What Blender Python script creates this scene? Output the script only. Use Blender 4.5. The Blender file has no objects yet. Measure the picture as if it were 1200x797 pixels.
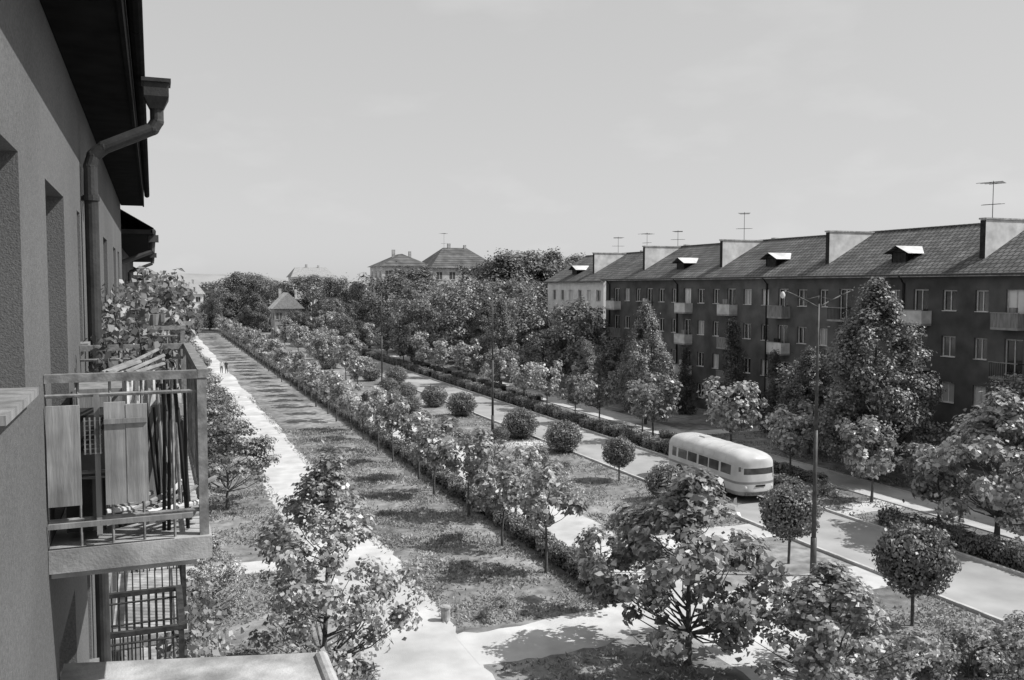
import bpy, math, random
import numpy as np
from mathutils import Vector
random.seed(7)
scene=bpy.context.scene
# ---------------------------------------------------------------- materials
def newmat(name):
    m=bpy.data.materials.new(name); m.use_nodes=True
    nt=m.node_tree; b=nt.nodes['Principled BSDF']
    return m,nt,b
def g(v): return (v,v,v,1)
def noise_mat(name,lo,hi,scale=3.0,rough=.85,bump=.0,bscale=None,detail=6,spec=.3,big=None,dist=.015,stretch=None,biglo=.62):
    m,nt,b=newmat(name)
    tc=nt.nodes.new('ShaderNodeTexCoord'); src=tc.outputs['Object']
    if stretch:
        mp=nt.nodes.new('ShaderNodeMapping'); mp.inputs['Scale'].default_value=stretch; nt.links.new(src,mp.inputs['Vector']); src=mp.outputs[0]
    n=nt.nodes.new('ShaderNodeTexNoise'); n.inputs['Scale'].default_value=scale; n.inputs['Detail'].default_value=detail
    nt.links.new(src,n.inputs['Vector'])
    r=nt.nodes.new('ShaderNodeValToRGB'); r.color_ramp.elements[0].position=.32; r.color_ramp.elements[1].position=.68
    r.color_ramp.elements[0].color=g(lo); r.color_ramp.elements[1].color=g(hi)
    nt.links.new(n.outputs['Fac'],r.inputs['Fac'])
    out=r.outputs['Color']
    if big:
        n3=nt.nodes.new('ShaderNodeTexNoise'); n3.inputs['Scale'].default_value=big; n3.inputs['Detail'].default_value=5
        nt.links.new(tc.outputs['Object'],n3.inputs['Vector'])
        r3=nt.nodes.new('ShaderNodeValToRGB'); r3.color_ramp.elements[0].position=.38; r3.color_ramp.elements[1].position=.62
        r3.color_ramp.elements[0].color=g(biglo); r3.color_ramp.elements[1].color=g(1.0)
        nt.links.new(n3.outputs['Fac'],r3.inputs['Fac'])
        mx=nt.nodes.new('ShaderNodeMix'); mx.data_type='RGBA'; mx.blend_type='MULTIPLY'; mx.inputs[0].default_value=1
        nt.links.new(out,mx.inputs[6]); nt.links.new(r3.outputs['Color'],mx.inputs[7]); out=mx.outputs[2]
    nt.links.new(out,b.inputs['Base Color'])
    b.inputs['Roughness'].default_value=rough
    b.inputs['Specular IOR Level'].default_value=spec
    if bump>0:
        n2=nt.nodes.new('ShaderNodeTexNoise'); n2.inputs['Scale'].default_value=bscale or scale*6; n2.inputs['Detail'].default_value=5
        nt.links.new(src,n2.inputs['Vector'])
        bp=nt.nodes.new('ShaderNodeBump'); bp.inputs['Strength'].default_value=bump; bp.inputs['Distance'].default_value=dist
        nt.links.new(n2.outputs['Fac'],bp.inputs['Height']); nt.links.new(bp.outputs['Normal'],b.inputs['Normal'])
    return m
def leaf_mat(name,lo,hi,trans=.25,rough=.5,cl=1.1):
    m,nt,b=newmat(name)
    ge=nt.nodes.new('ShaderNodeNewGeometry')
    r=nt.nodes.new('ShaderNodeValToRGB'); r.color_ramp.elements[0].color=g(lo); r.color_ramp.elements[1].color=g(hi)
    x=r.color_ramp.elements.new(.6); x.color=g(lo+(hi-lo)*.5)
    nt.links.new(ge.outputs['Random Per Island'],r.inputs['Fac'])
    oi=nt.nodes.new('ShaderNodeObjectInfo')
    mr=nt.nodes.new('ShaderNodeMapRange'); mr.inputs['To Min'].default_value=.8; mr.inputs['To Max'].default_value=1.2
    nt.links.new(oi.outputs['Random'],mr.inputs['Value'])
    tc=nt.nodes.new('ShaderNodeTexCoord'); nz=nt.nodes.new('ShaderNodeTexNoise'); nz.inputs['Scale'].default_value=cl; nz.inputs['Detail'].default_value=2
    nt.links.new(tc.outputs['Object'],nz.inputs['Vector'])
    mr2=nt.nodes.new('ShaderNodeMapRange'); mr2.inputs['From Min'].default_value=.35; mr2.inputs['From Max'].default_value=.65; mr2.inputs['To Min'].default_value=.65; mr2.inputs['To Max'].default_value=1.25
    nt.links.new(nz.outputs['Fac'],mr2.inputs['Value'])
    mm=nt.nodes.new('ShaderNodeMath'); mm.operation='MULTIPLY'; nt.links.new(mr.outputs[0],mm.inputs[0]); nt.links.new(mr2.outputs[0],mm.inputs[1])
    vm=nt.nodes.new('ShaderNodeVectorMath'); vm.operation='SCALE'
    nt.links.new(r.outputs['Color'],vm.inputs[0]); nt.links.new(mm.outputs[0],vm.inputs['Scale'])
    nt.links.new(vm.outputs[0],b.inputs['Base Color']); b.inputs['Roughness'].default_value=rough
    b.inputs['Specular IOR Level'].default_value=.5
    tr=nt.nodes.new('ShaderNodeBsdfTranslucent'); nt.links.new(vm.outputs[0],tr.inputs['Color'])
    mx=nt.nodes.new('ShaderNodeMixShader'); mx.inputs[0].default_value=trans
    out=nt.nodes['Material Output']
    nt.links.new(b.outputs[0],mx.inputs[1]); nt.links.new(tr.outputs[0],mx.inputs[2]); nt.links.new(mx.outputs[0],out.inputs['Surface'])
    return m
def tile_mat(name,a,bc,mortar):
    m,nt,b=newmat(name)
    tc=nt.nodes.new('ShaderNodeTexCoord'); sp=nt.nodes.new('ShaderNodeSeparateXYZ'); nt.links.new(tc.outputs['Object'],sp.inputs[0])
    mu=nt.nodes.new('ShaderNodeMath'); mu.operation='MULTIPLY'; mu.inputs[1].default_value=2.0; nt.links.new(sp.outputs['Z'],mu.inputs[0])
    cb=nt.nodes.new('ShaderNodeCombineXYZ'); nt.links.new(sp.outputs['Y'],cb.inputs['X']); nt.links.new(mu.outputs[0],cb.inputs['Y'])
    br=nt.nodes.new('ShaderNodeTexBrick'); nt.links.new(cb.outputs[0],br.inputs['Vector'])
    br.inputs['Scale'].default_value=1; br.inputs['Brick Width'].default_value=.42; br.inputs['Row Height'].default_value=.5
    br.inputs['Mortar Size'].default_value=.05; br.inputs['Color1'].default_value=g(a); br.inputs['Color2'].default_value=g(bc); br.inputs['Mortar'].default_value=g(mortar)
    n=nt.nodes.new('ShaderNodeTexNoise'); n.inputs['Scale'].default_value=.6; n.inputs['Detail'].default_value=8
    nt.links.new(tc.outputs['Object'],n.inputs['Vector'])
    mr=nt.nodes.new('ShaderNodeMapRange'); mr.inputs['From Min'].default_value=.3; mr.inputs['From Max'].default_value=.7; mr.inputs['To Min'].default_value=.55; mr.inputs['To Max'].default_value=1.4
    nt.links.new(n.outputs['Fac'],mr.inputs['Value'])
    vm=nt.nodes.new('ShaderNodeVectorMath'); vm.operation='SCALE'; nt.links.new(br.outputs['Color'],vm.inputs[0]); nt.links.new(mr.outputs[0],vm.inputs['Scale'])
    nt.links.new(vm.outputs[0],b.inputs['Base Color']); b.inputs['Roughness'].default_value=.8
    return m
def window_mat(name):
    m,nt,b=newmat(name)
    ge=nt.nodes.new('ShaderNodeNewGeometry')
    r=nt.nodes.new('ShaderNodeValToRGB'); r.color_ramp.interpolation='CONSTANT'
    e=r.color_ramp.elements; e[0].color=g(.02); e[1].position=.5; e[1].color=g(.10)
    x=e.new(.72); x.color=g(.38); x=e.new(.86); x.color=g(.7)
    nt.links.new(ge.outputs['Random Per Island'],r.inputs['Fac']); nt.links.new(r.outputs['Color'],b.inputs['Base Color'])
    b.inputs['Roughness'].default_value=.12
    return m
M={}
M['stucco']=noise_mat('stucco',.12,.18,60,.97,.8,110,12,.05,.5,.005,None,.8)
M['soffit']=noise_mat('soffit_wood',.008,.015,4,.95,spec=.03)
M['metal']=noise_mat('old_zinc',.04,.09,5,.5,.15,40)
M['pipe']=noise_mat('dark_painted_zinc',.025,.055,6,.6,.2,40,8,.3)
M['ironD']=noise_mat('dark_iron',.02,.06,14,.6,.2,60)
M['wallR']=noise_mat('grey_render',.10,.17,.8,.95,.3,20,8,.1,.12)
M['white']=noise_mat('white_render',.5,.75,1.5,.9,.2,15,10,.2,.5,.01,None,.8)
M['cream']=noise_mat('light_render',.62,.8,1.2,.9,.2,15)
M['concrete']=noise_mat('concrete',.24,.36,3,.9,.4,30)
M['conc_light']=noise_mat('concrete_light',.34,.54,6,.9,.5,50,12,.2,1.5,.008,None,.6)
M['wood']=noise_mat('grey_wood',.16,.30,9,.85,.4,40,8,.2,None,.01,(1,1,.15))
M['board']=noise_mat('weathered_board',.26,.44,14,.85,.5,60,10,.12,2.5,.006,(1,1,.12))
M['iron']=noise_mat('painted_iron',.12,.30,14,.6,.2,60)
M['dark']=noise_mat('dark_stuff',.01,.03,5,.8)
M['frame']=noise_mat('window_frame_paint',.5,.68,4,.6)
M['glass']=window_mat('window_glass')
M['tile']=tile_mat('roof_tile',.09,.16,.02)
M['grass']=noise_mat('grass_ground',.18,.40,1.6,1,.8,25,12,.1,.18,.03,None,.55)
M['path']=noise_mat('gravel_path',.50,.66,.9,.95,.4,35,12,.1,.22,.02,None,.78)
M['road']=noise_mat('asphalt_road',.33,.42,.6,.9,.3,40,10,.2,.2,.01,None,.8)
M['kerb']=noise_mat('kerb_stone',.4,.55,3,.9,.2,20)
M['bark']=noise_mat('bark',.06,.13,8,.95,.6,30)
M['leafL']=leaf_mat('foliage_light',.15,.62,.32,.38)
M['leafM']=leaf_mat('foliage_mid',.09,.40,.27,.42)
M['leafD']=leaf_mat('foliage_dark',.04,.18,.2,.5)
M['leafB']=leaf_mat('foliage_large_tree',.05,.30,.2,.5,.35)
M['leafF']=leaf_mat('foliage_far',.08,.19,.2,.7,.1)  # lifted dark end paints distance haze into the far leaf colour
M['core']=noise_mat('foliage_shade',.012,.03,5,1)  # near-black colour paints the inner shade of hedges and ball crowns
M['blade']=leaf_mat('grass_blades',.16,.5,.3,.6,.5)
M['buspaint']=noise_mat('bus_paint',.52,.68,1.2,.35,0,None,8,.5,.7,.01,None,.88)
M['busband']=noise_mat('bus_band',.20,.25,2,.35,0,None,6,.5)
M['busglass']=noise_mat('bus_glass',.04,.09,2,.08,0,None,2,.8)
M['rubber']=noise_mat('rubber',.015,.03,5,.9)
M['cloth']=noise_mat('cloth',.45,.65,5,.95,.3,30)
M['skin']=noise_mat('skin',.35,.42,5,.6)
M['hair']=noise_mat('hair',.02,.05,9,.7)
M['trousers']=noise_mat('trousers',.04,.08,9,.9)
M['hill']=noise_mat('hazy_hills',.26,.34,.02,1)  # light grey has the distance haze painted into the hill colour
M['pot']=noise_mat('clay_pot',.15,.25,5,.9)
# ---------------------------------------------------------------- builder
class B:
    def __init__(s): s.v=[];s.f=[];s.m=[]
    def quad(s,a,b,c,d,m=0):
        i=len(s.v); s.v+= [a,b,c,d]; s.f.append((i,i+1,i+2,i+3)); s.m.append(m)
    def poly(s,pts,m=0):
        i=len(s.v); s.v+=list(pts); s.f.append(tuple(range(i,i+len(pts)))); s.m.append(m)
    def box(s,x0,x1,y0,y1,z0,z1,m=0):
        i=len(s.v)
        s.v+=[(x0,y0,z0),(x1,y0,z0),(x1,y1,z0),(x0,y1,z0),(x0,y0,z1),(x1,y0,z1),(x1,y1,z1),(x0,y1,z1)]
        for f in ((0,3,2,1),(4,5,6,7),(0,1,5,4),(1,2,6,5),(2,3,7,6),(3,0,4,7)):
            s.f.append(tuple(i+k for k in f)); s.m.append(m)
    def cyl(s,p0,p1,r0,r1=None,n=10,m=0,caps=True):
        if r1 is None:r1=r0
        p0=Vector(p0);p1=Vector(p1);d=(p1-p0).normalized()
        a=d.orthogonal().normalized(); b=d.cross(a); i=len(s.v)
        for p,r in((p0,r0),(p1,r1)):
            for k in range(n):
                t=2*math.pi*k/n; s.v.append(tuple(p+a*math.cos(t)*r+b*math.sin(t)*r))
        for k in range(n):
            s.f.append((i+k,i+(k+1)%n,i+n+(k+1)%n,i+n+k)); s.m.append(m)
        if caps:
            s.f.append(tuple(i+k for k in range(n))[::-1]); s.m.append(m)
            s.f.append(tuple(i+n+k for k in range(n))); s.m.append(m)
    def sphere(s,c,rx,ry,rz,m=0,nu=12,nv=8):
        i=len(s.v)
        for a in range(nv+1):
            ph=math.pi*a/nv
            for k in range(nu):
                t=2*math.pi*k/nu
                s.v.append((c[0]+rx*math.sin(ph)*math.cos(t),c[1]+ry*math.sin(ph)*math.sin(t),c[2]+rz*math.cos(ph)))
        for a in range(nv):
            for k in range(nu):
                s.f.append((i+a*nu+k,i+(a+1)*nu+k,i+(a+1)*nu+(k+1)%nu,i+a*nu+(k+1)%nu)); s.m.append(m)
    def obj(s,name,mats,parent=None,loc=(0,0,0),rot=0,smooth=False):
        me=bpy.data.meshes.new(name); me.from_pydata(s.v,[],s.f)
        for k in mats: me.materials.append(M[k])
        me.polygons.foreach_set('material_index',s.m)
        if smooth: me.polygons.foreach_set('use_smooth',[True]*len(s.f))
        me.update()
        o=bpy.data.objects.new(name,me); scene.collection.objects.link(o)
        o.location=loc; o.rotation_euler[2]=rot
        if parent: o.parent=parent
        return o
def empty(name,loc=(0,0,0)):
    o=bpy.data.objects.new(name,None); o.location=loc; o.empty_display_size=.3; scene.collection.objects.link(o); return o
# ---------------------------------------------------------------- foliage
def npmesh(name,V,F,MI,mats):
    me=bpy.data.meshes.new(name)
    me.vertices.add(len(V)); me.vertices.foreach_set('co',V.astype(np.float32).ravel())
    n=len(F); me.loops.add(n*4); me.loops.foreach_set('vertex_index',F.astype(np.int32).ravel())
    me.polygons.add(n); me.polygons.foreach_set('loop_start',np.arange(0,n*4,4,dtype=np.int32))
    me.polygons.foreach_set('loop_total',np.full(n,4,dtype=np.int32))
    for k in mats: me.materials.append(M[k])
    me.polygons.foreach_set('material_index',MI.astype(np.int32))
    me.update(calc_edges=True); me.validate()
    return me
def norm(a): return a/np.maximum(np.linalg.norm(a,axis=1,keepdims=True),1e-6)
def leafquads(rng,P,N,S,asp=.7):
    n=len(P); N=norm(N); T=norm(np.cross(N,norm(rng.normal(size=(n,3))))); Bt=np.cross(N,T); S=S[:,None]
    fold=N*S*.12
    V=np.stack([P-T*S*.5,P+Bt*S*asp*.5-T*S*.08+fold,P+T*S*.5,P-Bt*S*asp*.5-T*S*.08+fold],axis=1).reshape(-1,3)
    return V
def tube(pts,rad,n=6):
    V=[];F=[]
    for i in range(len(pts)-1):
        p0=Vector(pts[i]);p1=Vector(pts[i+1]);d=(p1-p0).normalized();a=d.orthogonal().normalized();b=d.cross(a);o=len(V)
        for p,r in((p0,rad[i]),(p1,rad[i+1])):
            for k in range(n):
                t=2*math.pi*k/n; V.append(tuple(p+a*math.cos(t)*r+b*math.sin(t)*r))
        for k in range(n): F.append((o+k,o+(k+1)%n,o+n+(k+1)%n,o+n+k))
    return V,F
def prof(shape,t):
    if shape=='round': return math.sqrt(max(.02,1-(2*t-1)**2))
    if shape=='vase': return math.sqrt(max(.02,1-(1.75*t-1.0)**2)) if t<.95 else .5
    if shape=='cone': return (1-t)**.7*min(1,t*4+.55)
    if shape=='lime': return (1-t**1.5)**.8*min(1,t*3+.55)
    if shape=='egg': return max(.12,math.sin(math.pi*min(1,(t*.86+.14)**.8)))
    if shape=='broad': return math.sqrt(max(.02,1-t**2.2))
def tree_mesh(name,seed,h,base,R,shape,nc,cr,nl,ls,leaf='leafL',tr=.09,limbs=30,flat=.75,shell=.45,lobe=.22):
    rng=np.random.default_rng(seed); rd=random.Random(seed)
    V=[];F=[];
    bend=[(rd.uniform(-.03,.03)*h*k/5,rd.uniform(-.03,.03)*h*k/5) for k in range(6)]
    top=base+(h-base)*.82
    tp=[(bend[k][0],bend[k][1],-.1+(top+.1)*k/5) for k in range(6)]
    v,f=tube(tp,[tr*(1.25 if k==0 else 1-.17*k) for k in range(6)],8)
    V+=v;F+=f
    C=[];CR=[]
    for i in range(nc):
        t=(i+rd.random())/nc; t=t if shape!='cone' else t**1.25
        rr=R*prof(shape,t)*math.sqrt(rd.uniform(shell**2,1)); a=rd.uniform(0,6.283)
        lob=1+lobe*math.sin(3*a+seed)+.14*math.sin(5*a+t*9)+.12*math.sin(11*t+seed*2)
        zz=base+(h-base-cr*.5)*t
        C.append((rr*lob*math.cos(a),rr*lob*math.sin(a),zz+rd.uniform(-.4,.4)*cr)); CR.append(cr*rd.uniform(.5,1.35))
    idx=rd.sample(range(nc),min(limbs,nc))
    for i in idx:
        c=C[i]; zb=max(base*.75,min(top*.95,c[2]-math.hypot(c[0],c[1])*.75)); k=min(4.99,max(0,(zb+.1)/(top+.1)*5)); j=int(k); fr=k-j
        q=tuple(tp[j][w]*(1-fr)+tp[j+1][w]*fr for w in range(3)); r0=tr*.42*(1-.12*k)
        mid=(q[0]*.5+c[0]*.5+rd.uniform(-.1,.1)*R*.4,q[1]*.5+c[1]*.5+rd.uniform(-.1,.1)*R*.4,q[2]*.5+c[2]*.5-.03*h)
        v,f=tube([q,mid,c],[r0,r0*.6,r0*.22],5); o=len(V); V+=v; F+=[tuple(o+w for w in ff) for ff in f]
    nb=len(F)
    P=[];N=[]
    for c,r in zip(C,CR):
        n=max(8,int(nl*(r/cr)**2)); d=norm(rng.normal(size=(n,3))); rad=r*rng.uniform(.15,1,size=(n,1))**.5
        off=d*rad*(1+.35*rng.normal(size=(n,1))*(rng.random((n,1))<.25)); off[:,2]*=flat
        P.append(np.array(c)+off); cc=np.array(c)-np.array([0,0,base+(h-base)*.4]); 
        N.append(d*.7+norm(cc[None,:])*.5+np.array([0,0,.6])+rng.normal(size=(n,3))*.45)
    P=np.concatenate(P);N=np.concatenate(N);S=ls*rng.uniform(.5,1.35,size=len(P))
    LV=leafquads(rng,P,N,S); LF=np.arange(len(LV)).reshape(-1,4)+len(V)
    VV=np.concatenate([np.array(V),LV]); FF=np.concatenate([np.array(F),LF]); MI=np.concatenate([np.zeros(nb),np.ones(len(LF))])
    return npmesh(name,VV,FF,MI,['bark',leaf])
def ball_mesh(name,seed,R,trunk,leaf='leafM',ls=.11,n=4200):
    rng=np.random.default_rng(seed)
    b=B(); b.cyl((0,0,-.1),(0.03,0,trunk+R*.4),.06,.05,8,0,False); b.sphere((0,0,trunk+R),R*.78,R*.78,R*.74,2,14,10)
    V=b.v;F=b.f;mi=b.m
    d=norm(rng.normal(size=(n,3))); ph=np.arctan2(d[:,1],d[:,0])
    lump=1+.05*np.sin(3*ph+seed)+.06*np.sin(4*d[:,2]*2+ph*2)+.04*np.sin(9*ph+5*d[:,2]); r=R*lump*(rng.uniform(.78,1.06,size=n)+.1*(rng.random(n)<.05)); 
    P=d*r[:,None]; P[:,2]*=.93; P+=np.array([0,0,trunk+R]); N=d+rng.normal(size=(n,3))*.65
    LV=leafquads(rng,P,N,ls*rng.uniform(.6,1.3,size=n)); LF=np.arange(len(LV)).reshape(-1,4)+len(V)
    return npmesh(name,np.concatenate([np.array(V),LV]),np.concatenate([np.array(F),LF]),np.concatenate([np.array(mi),np.ones(n)]),['bark',leaf,'core'])
def hedge_mesh(name,seed,L,w,h,n,ls=.11,leaf='leafD'):
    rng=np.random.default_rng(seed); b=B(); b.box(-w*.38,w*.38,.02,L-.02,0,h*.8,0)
    P=np.stack([rng.uniform(-w/2,w/2,n),rng.uniform(0,L,n),rng.uniform(0.03,h,n)],axis=1)
    N=rng.normal(size=(n,3))*.5
    side=rng.integers(0,3,n)
    wob=.08*np.sin(P[:,1]*1.7+seed)+.07*np.sin(P[:,1]*4.3+seed*2)
    P[side==0,2]=h+rng.uniform(-.16,.12,(side==0).sum())+wob[side==0]; N[side==0,2]+=1
    P[side==1,0]=-w/2+rng.uniform(-.1,.1,(side==1).sum())+wob[side==1]; N[side==1,0]-=1
    P[side==2,0]=w/2+rng.uniform(-.1,.1,(side==2).sum())+wob[side==2]; N[side==2,0]+=1
    LV=leafquads(rng,P,N,ls*rng.uniform(.6,1.3,size=n)); LF=np.arange(len(LV)).reshape(-1,4)+len(b.v)
    return npmesh(name,np.concatenate([np.array(b.v),LV]),np.concatenate([np.array(b.f),LF]),np.concatenate([np.zeros(len(b.f)),np.ones(n)]),['core',leaf])
def inst(name,me,x,y,z=0,s=1,rot=None,sz=None,parent=None):
    o=bpy.data.objects.new(name,me); scene.collection.objects.link(o); o.location=(x,y,z)
    o.rotation_euler[2]=random.uniform(0,6.28) if rot is None else rot
    o.scale=(s,s,sz or s)
    if parent:o.parent=parent
    return o
# ---------------------------------------------------------------- ground
b=B(); b.quad((-2500,-600,0),(2500,-600,0),(2500,4500,0),(-2500,4500,0)); b.obj('ground',['grass'])
def strip(name,x0,x1,y0,y1,z,mat,jit=.12,step=.8):
    b=B(); rd=random.Random(name+str(x0)); n=int((y1-y0)/step); L=[];R=[]
    for i in range(n+1):
        y=y0+(y1-y0)*i/n
        w1=jit*(math.sin(y*.35+x0)+rd.uniform(-.7,.7)); w2=jit*(math.sin(y*.3+x1)+rd.uniform(-.7,.7))
        L.append((x0+w1,y,z));R.append((x1+w2,y,z))
    for i in range(n): b.quad(L[i],R[i],R[i+1],L[i+1])
    return b.obj(name,[mat])
def xstrip(name,x0,x1,y0,y1,z,mat,jit=.15,step=.6,slope=0):
    b=B(); rd=random.Random(name+str(x0)+str(y0)); n=int((x1-x0)/step); L=[];R=[]
    for i in range(n+1):
        x=x0+(x1-x0)*i/n; s=slope*(x-x0)
        L.append((x,y0+s+jit*(math.sin(x*.9)+rd.uniform(-.7,.7)),z));R.append((x,y1+s+jit*(math.sin(x*.8+2)+rd.uniform(-.7,.7)),z))
    for i in range(n): b.quad(L[i],L[i+1],R[i+1],R[i])
    return b.obj(name,[mat])
strip('footpath',5.9,9.5,-5,330,.004,'path',.16,.5)
strip('gravel_promenade',16.6,20.2,-5,330,.004,'path',.2)
strip('asphalt_road',27.5,32.6,-30,400,.004,'road',.0)
strip('pavement',37.2,39.9,-30,400,.004,'path',.05)
xstrip('cross_path',9.2,16.8,25.6,28.4,.008,'path',.2,.4,.05)
xstrip('cross_path',-.4,6.1,37.8,39.6,.008,'path',.12,.6,-.05)
strip('building_pavement',-.6,.7,-8,70,.012,'conc_light',.03)
xstrip('cross_path',20.0,27.5,33.6,36.0,.008,'path',.2,.6,.1)
xstrip('cross_path',20.0,27.5,26.2,28.6,.008,'path',.2,.6,.1)
xstrip('cross_path',20.0,27.5,60,62,.008,'path',.2,.6,.1)
xstrip('cross_path',20.0,27.5,87,89,.008,'path',.2,.6,.1)
xstrip('cross_path',32.8,37.3,36,38,.008,'path',.1,.6,0)
xstrip('cross_path',39.8,49,60,62,.008,'path',.1,.6,0)
b=B()
for x in (27.35,32.6):
    y=-30
    while y<200:
        b.box(x,x+.15,y,y+.985,-.05,.12+random.uniform(-.008,.008)); y+=1
b.box(27.35,27.5,200,400,-.05,.12); b.box(32.6,32.75,200,400,-.05,.12)
for x in (37.05,39.9): b.box(x,x+.12,-30,300,-.05,.06)
b.obj('kerb',['kerb'])
rng=np.random.default_rng(5)
areas=[(9.5,15.3,28.6,75,44000),(9.7,15.3,12,25.4,6000),(.9,5.8,24,37.6,9000),(.9,5.8,39.8,70,12000),(20.4,27.2,16,26,9000),(20.4,27.2,36.4,80,18000),(33,37,20,70,12000),(40.2,48.5,25,60,8000),(5.7,6.3,24,90,1800),(9.1,9.8,28,100,2500)]
P=[]
for x0,x1,y0,y1,n in areas:
    p=np.stack([rng.uniform(x0,x1,n),rng.uniform(y0,y1,n),np.zeros(n)],axis=1)
    k=np.sin(p[:,0]*1.7+np.sin(p[:,1]*.9)*2)+np.sin(p[:,1]*1.3+p[:,0]*.6)
    P.append(p[k+rng.normal(size=n)*.8>-.3])
P=np.concatenate(P); n=len(P)
a=rng.uniform(0,6.28,n); w=rng.uniform(.02,.06,n); h=rng.uniform(.03,.12,n); lx=rng.normal(size=n)*.07; ly=rng.normal(size=n)*.07
dx=np.stack([np.cos(a)*w,np.sin(a)*w,np.zeros(n)],axis=1); up=np.stack([lx,ly,h],axis=1)
V=np.stack([P-dx,P+dx,P+up+dx*.3,P+up-dx*.3],axis=1).reshape(-1,3)
me=npmesh('grass',V,np.arange(len(V)).reshape(-1,4),np.zeros(n),['blade'])
o=bpy.data.objects.new('grass',me); scene.collection.objects.link(o)
# ---------------------------------------------------------------- facades
def facade(W,G,Fr,X0,s,y0,y1,z0,z1,ops,depth=.18,wm=0,frame=.06):
    ys=sorted(set([y0,y1]+[o[0] for o in ops]+[o[1] for o in ops])); zs=sorted(set([z0,z1]+[o[2] for o in ops]+[o[3] for o in ops]))
    for i in range(len(ys)-1):
        for j in range(len(zs)-1):
            cy=(ys[i]+ys[i+1])/2; cz=(zs[j]+zs[j+1])/2
            if any(o[0]<cy<o[1] and o[2]<cz<o[3] for o in ops): continue
            W.quad((X0,ys[i],zs[j]),(X0,ys[i+1],zs[j]),(X0,ys[i+1],zs[j+1]),(X0,ys[i],zs[j+1]),wm)
    for a,c,d,e in ops:
        X1=X0+s*depth
        W.quad((X0,a,d),(X1,a,d),(X1,a,e),(X0,a,e),wm);W.quad((X0,c,d),(X1,c,d),(X1,c,e),(X0,c,e),wm)
        W.quad((X0,a,d),(X0,c,d),(X1,c,d),(X1,a,d),wm);W.quad((X0,a,e),(X0,c,e),(X1,c,e),(X1,a,e),wm)
        G.quad((X1,a,d),(X1,c,d),(X1,c,e),(X1,a,e))
        xa,xb=sorted((X1-s*.003,X1-s*.05)); f=frame
        Fr.box(xa,xb,a+.002,a+f,d+.002,e-.002);Fr.box(xa,xb,c-f,c-.002,d+.002,e-.002)
        Fr.box(xa,xb,a+f+.001,c-f-.001,e-f,e-.003);Fr.box(xa,xb,a+f+.001,c-f-.001,d+.003,d+f)
        my=(a+c)/2; Fr.box(xa,xb,my-.03,my+.03,d+f+.001,e-f-.001)
        xs,xe=sorted((X0-s*.06,X0+s*(depth-.06)))
        if e-d<1.9: Fr.box(xs,xe,a+.003,c-.003,d-.0,d+.04)
LB=empty('apartment_building')
W=B();G=B();Fr=B()
ops=[]
for zo in (0,-3,-6,-9):
    for a,c in ((-6,-4.8),(-3,-1.8),(4.0,5.1),(8.8,9.15),(11.2,12.0),(16.6,17.7),(18.6,19.5)):
        ops.append((a,c,11.25+zo,12.47+zo))
    for a,c in ((6.3,7.55),(13.3,14.4)): ops.append((a,c,10.25+zo,12.47+zo))
facade(W,G,Fr,-.61,-1,-8,21,0,13.75,ops,.22)
W.quad((-.61,21,0),(-11,21,0),(-11,21,13.75),(-.61,21,13.75)); W.quad((-.61,-8,0),(-11,-8,0),(-11,-8,13.75),(-.61,-8,13.75)); W.quad((-11,-8,0),(-11,21,0),(-11,21,13.75),(-11,-8,13.75))
W.obj('walls',['stucco'],LB); G.obj('window_panes',['glass'],LB); Fr.obj('window_frames',['wood'],LB)
b=B(); b.box(-.607,-.17,-8.3,21.3,13.55,13.80,0); b.box(-.17,-.14,-8.3,21.3,13.53,13.92,0)
for y in np.arange(-8.3,21.3,.3): b.quad((-.11,y,13.95),(-.11,y+.29,13.93),(-6,y+.29,17.6),(-6,y,17.62),1)
b.quad((-6,-8.3,17.6),(-6,21.3,17.6),(-11.5,21.3,13.9),(-11.5,-8.3,13.9),1)
b.quad((-.15,-8.3,13.9),(-.15,21.3,13.9),(-6,21.3,17.58),(-6,-8.3,17.58),0)
b.poly([(-.61,21,13.8),(-6,21,17.55),(-11,21,13.8)],0)
for y in np.arange(-8.3,21.2,1.0):
    b.cyl((-.08,y,13.82),(-.08,y+.985,13.82),.055,.055,10,0)
b.obj('roof',['soffit','tile','metal'],LB)
b=B()
def hop(yc,xc=.0):
    zt=13.72
    b.box(xc-.12,xc+.10,yc-.12,yc+.12,zt-.13,zt,0); b.box(xc-.14,xc+.12,yc-.14,yc+.14,zt,zt+.035)
    i=len(b.v); b.v+=[(xc-.12,yc-.12,zt-.13),(xc+.10,yc-.12,zt-.13),(xc+.10,yc+.12,zt-.13),(xc-.12,yc+.12,zt-.13),(xc-.07,yc-.065,zt-.24),(xc+.05,yc-.065,zt-.24),(xc+.05,yc+.065,zt-.24),(xc-.07,yc+.065,zt-.24)]
    for f in((0,1,5,4),(1,2,6,5),(2,3,7,6),(3,0,4,7)): b.f.append(tuple(i+k for k in f)); b.m.append(0)
    pts=[(xc-.01,yc,zt-.22),(xc-.01,yc,zt-.35),(xc-.05,yc,zt-.42),(-.40,yc+.02,13.10),(-.49,yc+.03,13.02),(-.52,yc+.03,12.92),(-.52,yc+.03,.05)]
    for p,q in zip(pts[:-1],pts[1:]): b.cyl(p,q,.062,.062,14)
    for p in pts[1:-1]: b.sphere(p,.064,.064,.064,0,12,8)
    for z in (12.6,10.9,9.3,7.6,6,4,2): b.cyl((-.52,yc+.03,z),(-.52,yc+.03,z+.05),.075,.075,12); b.box(-.61,-.55,yc+.01,yc+.05,z,z+.04)
hop(9.3,.08)
b.obj('downpipe',['pipe'],LB,smooth=False)
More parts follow.
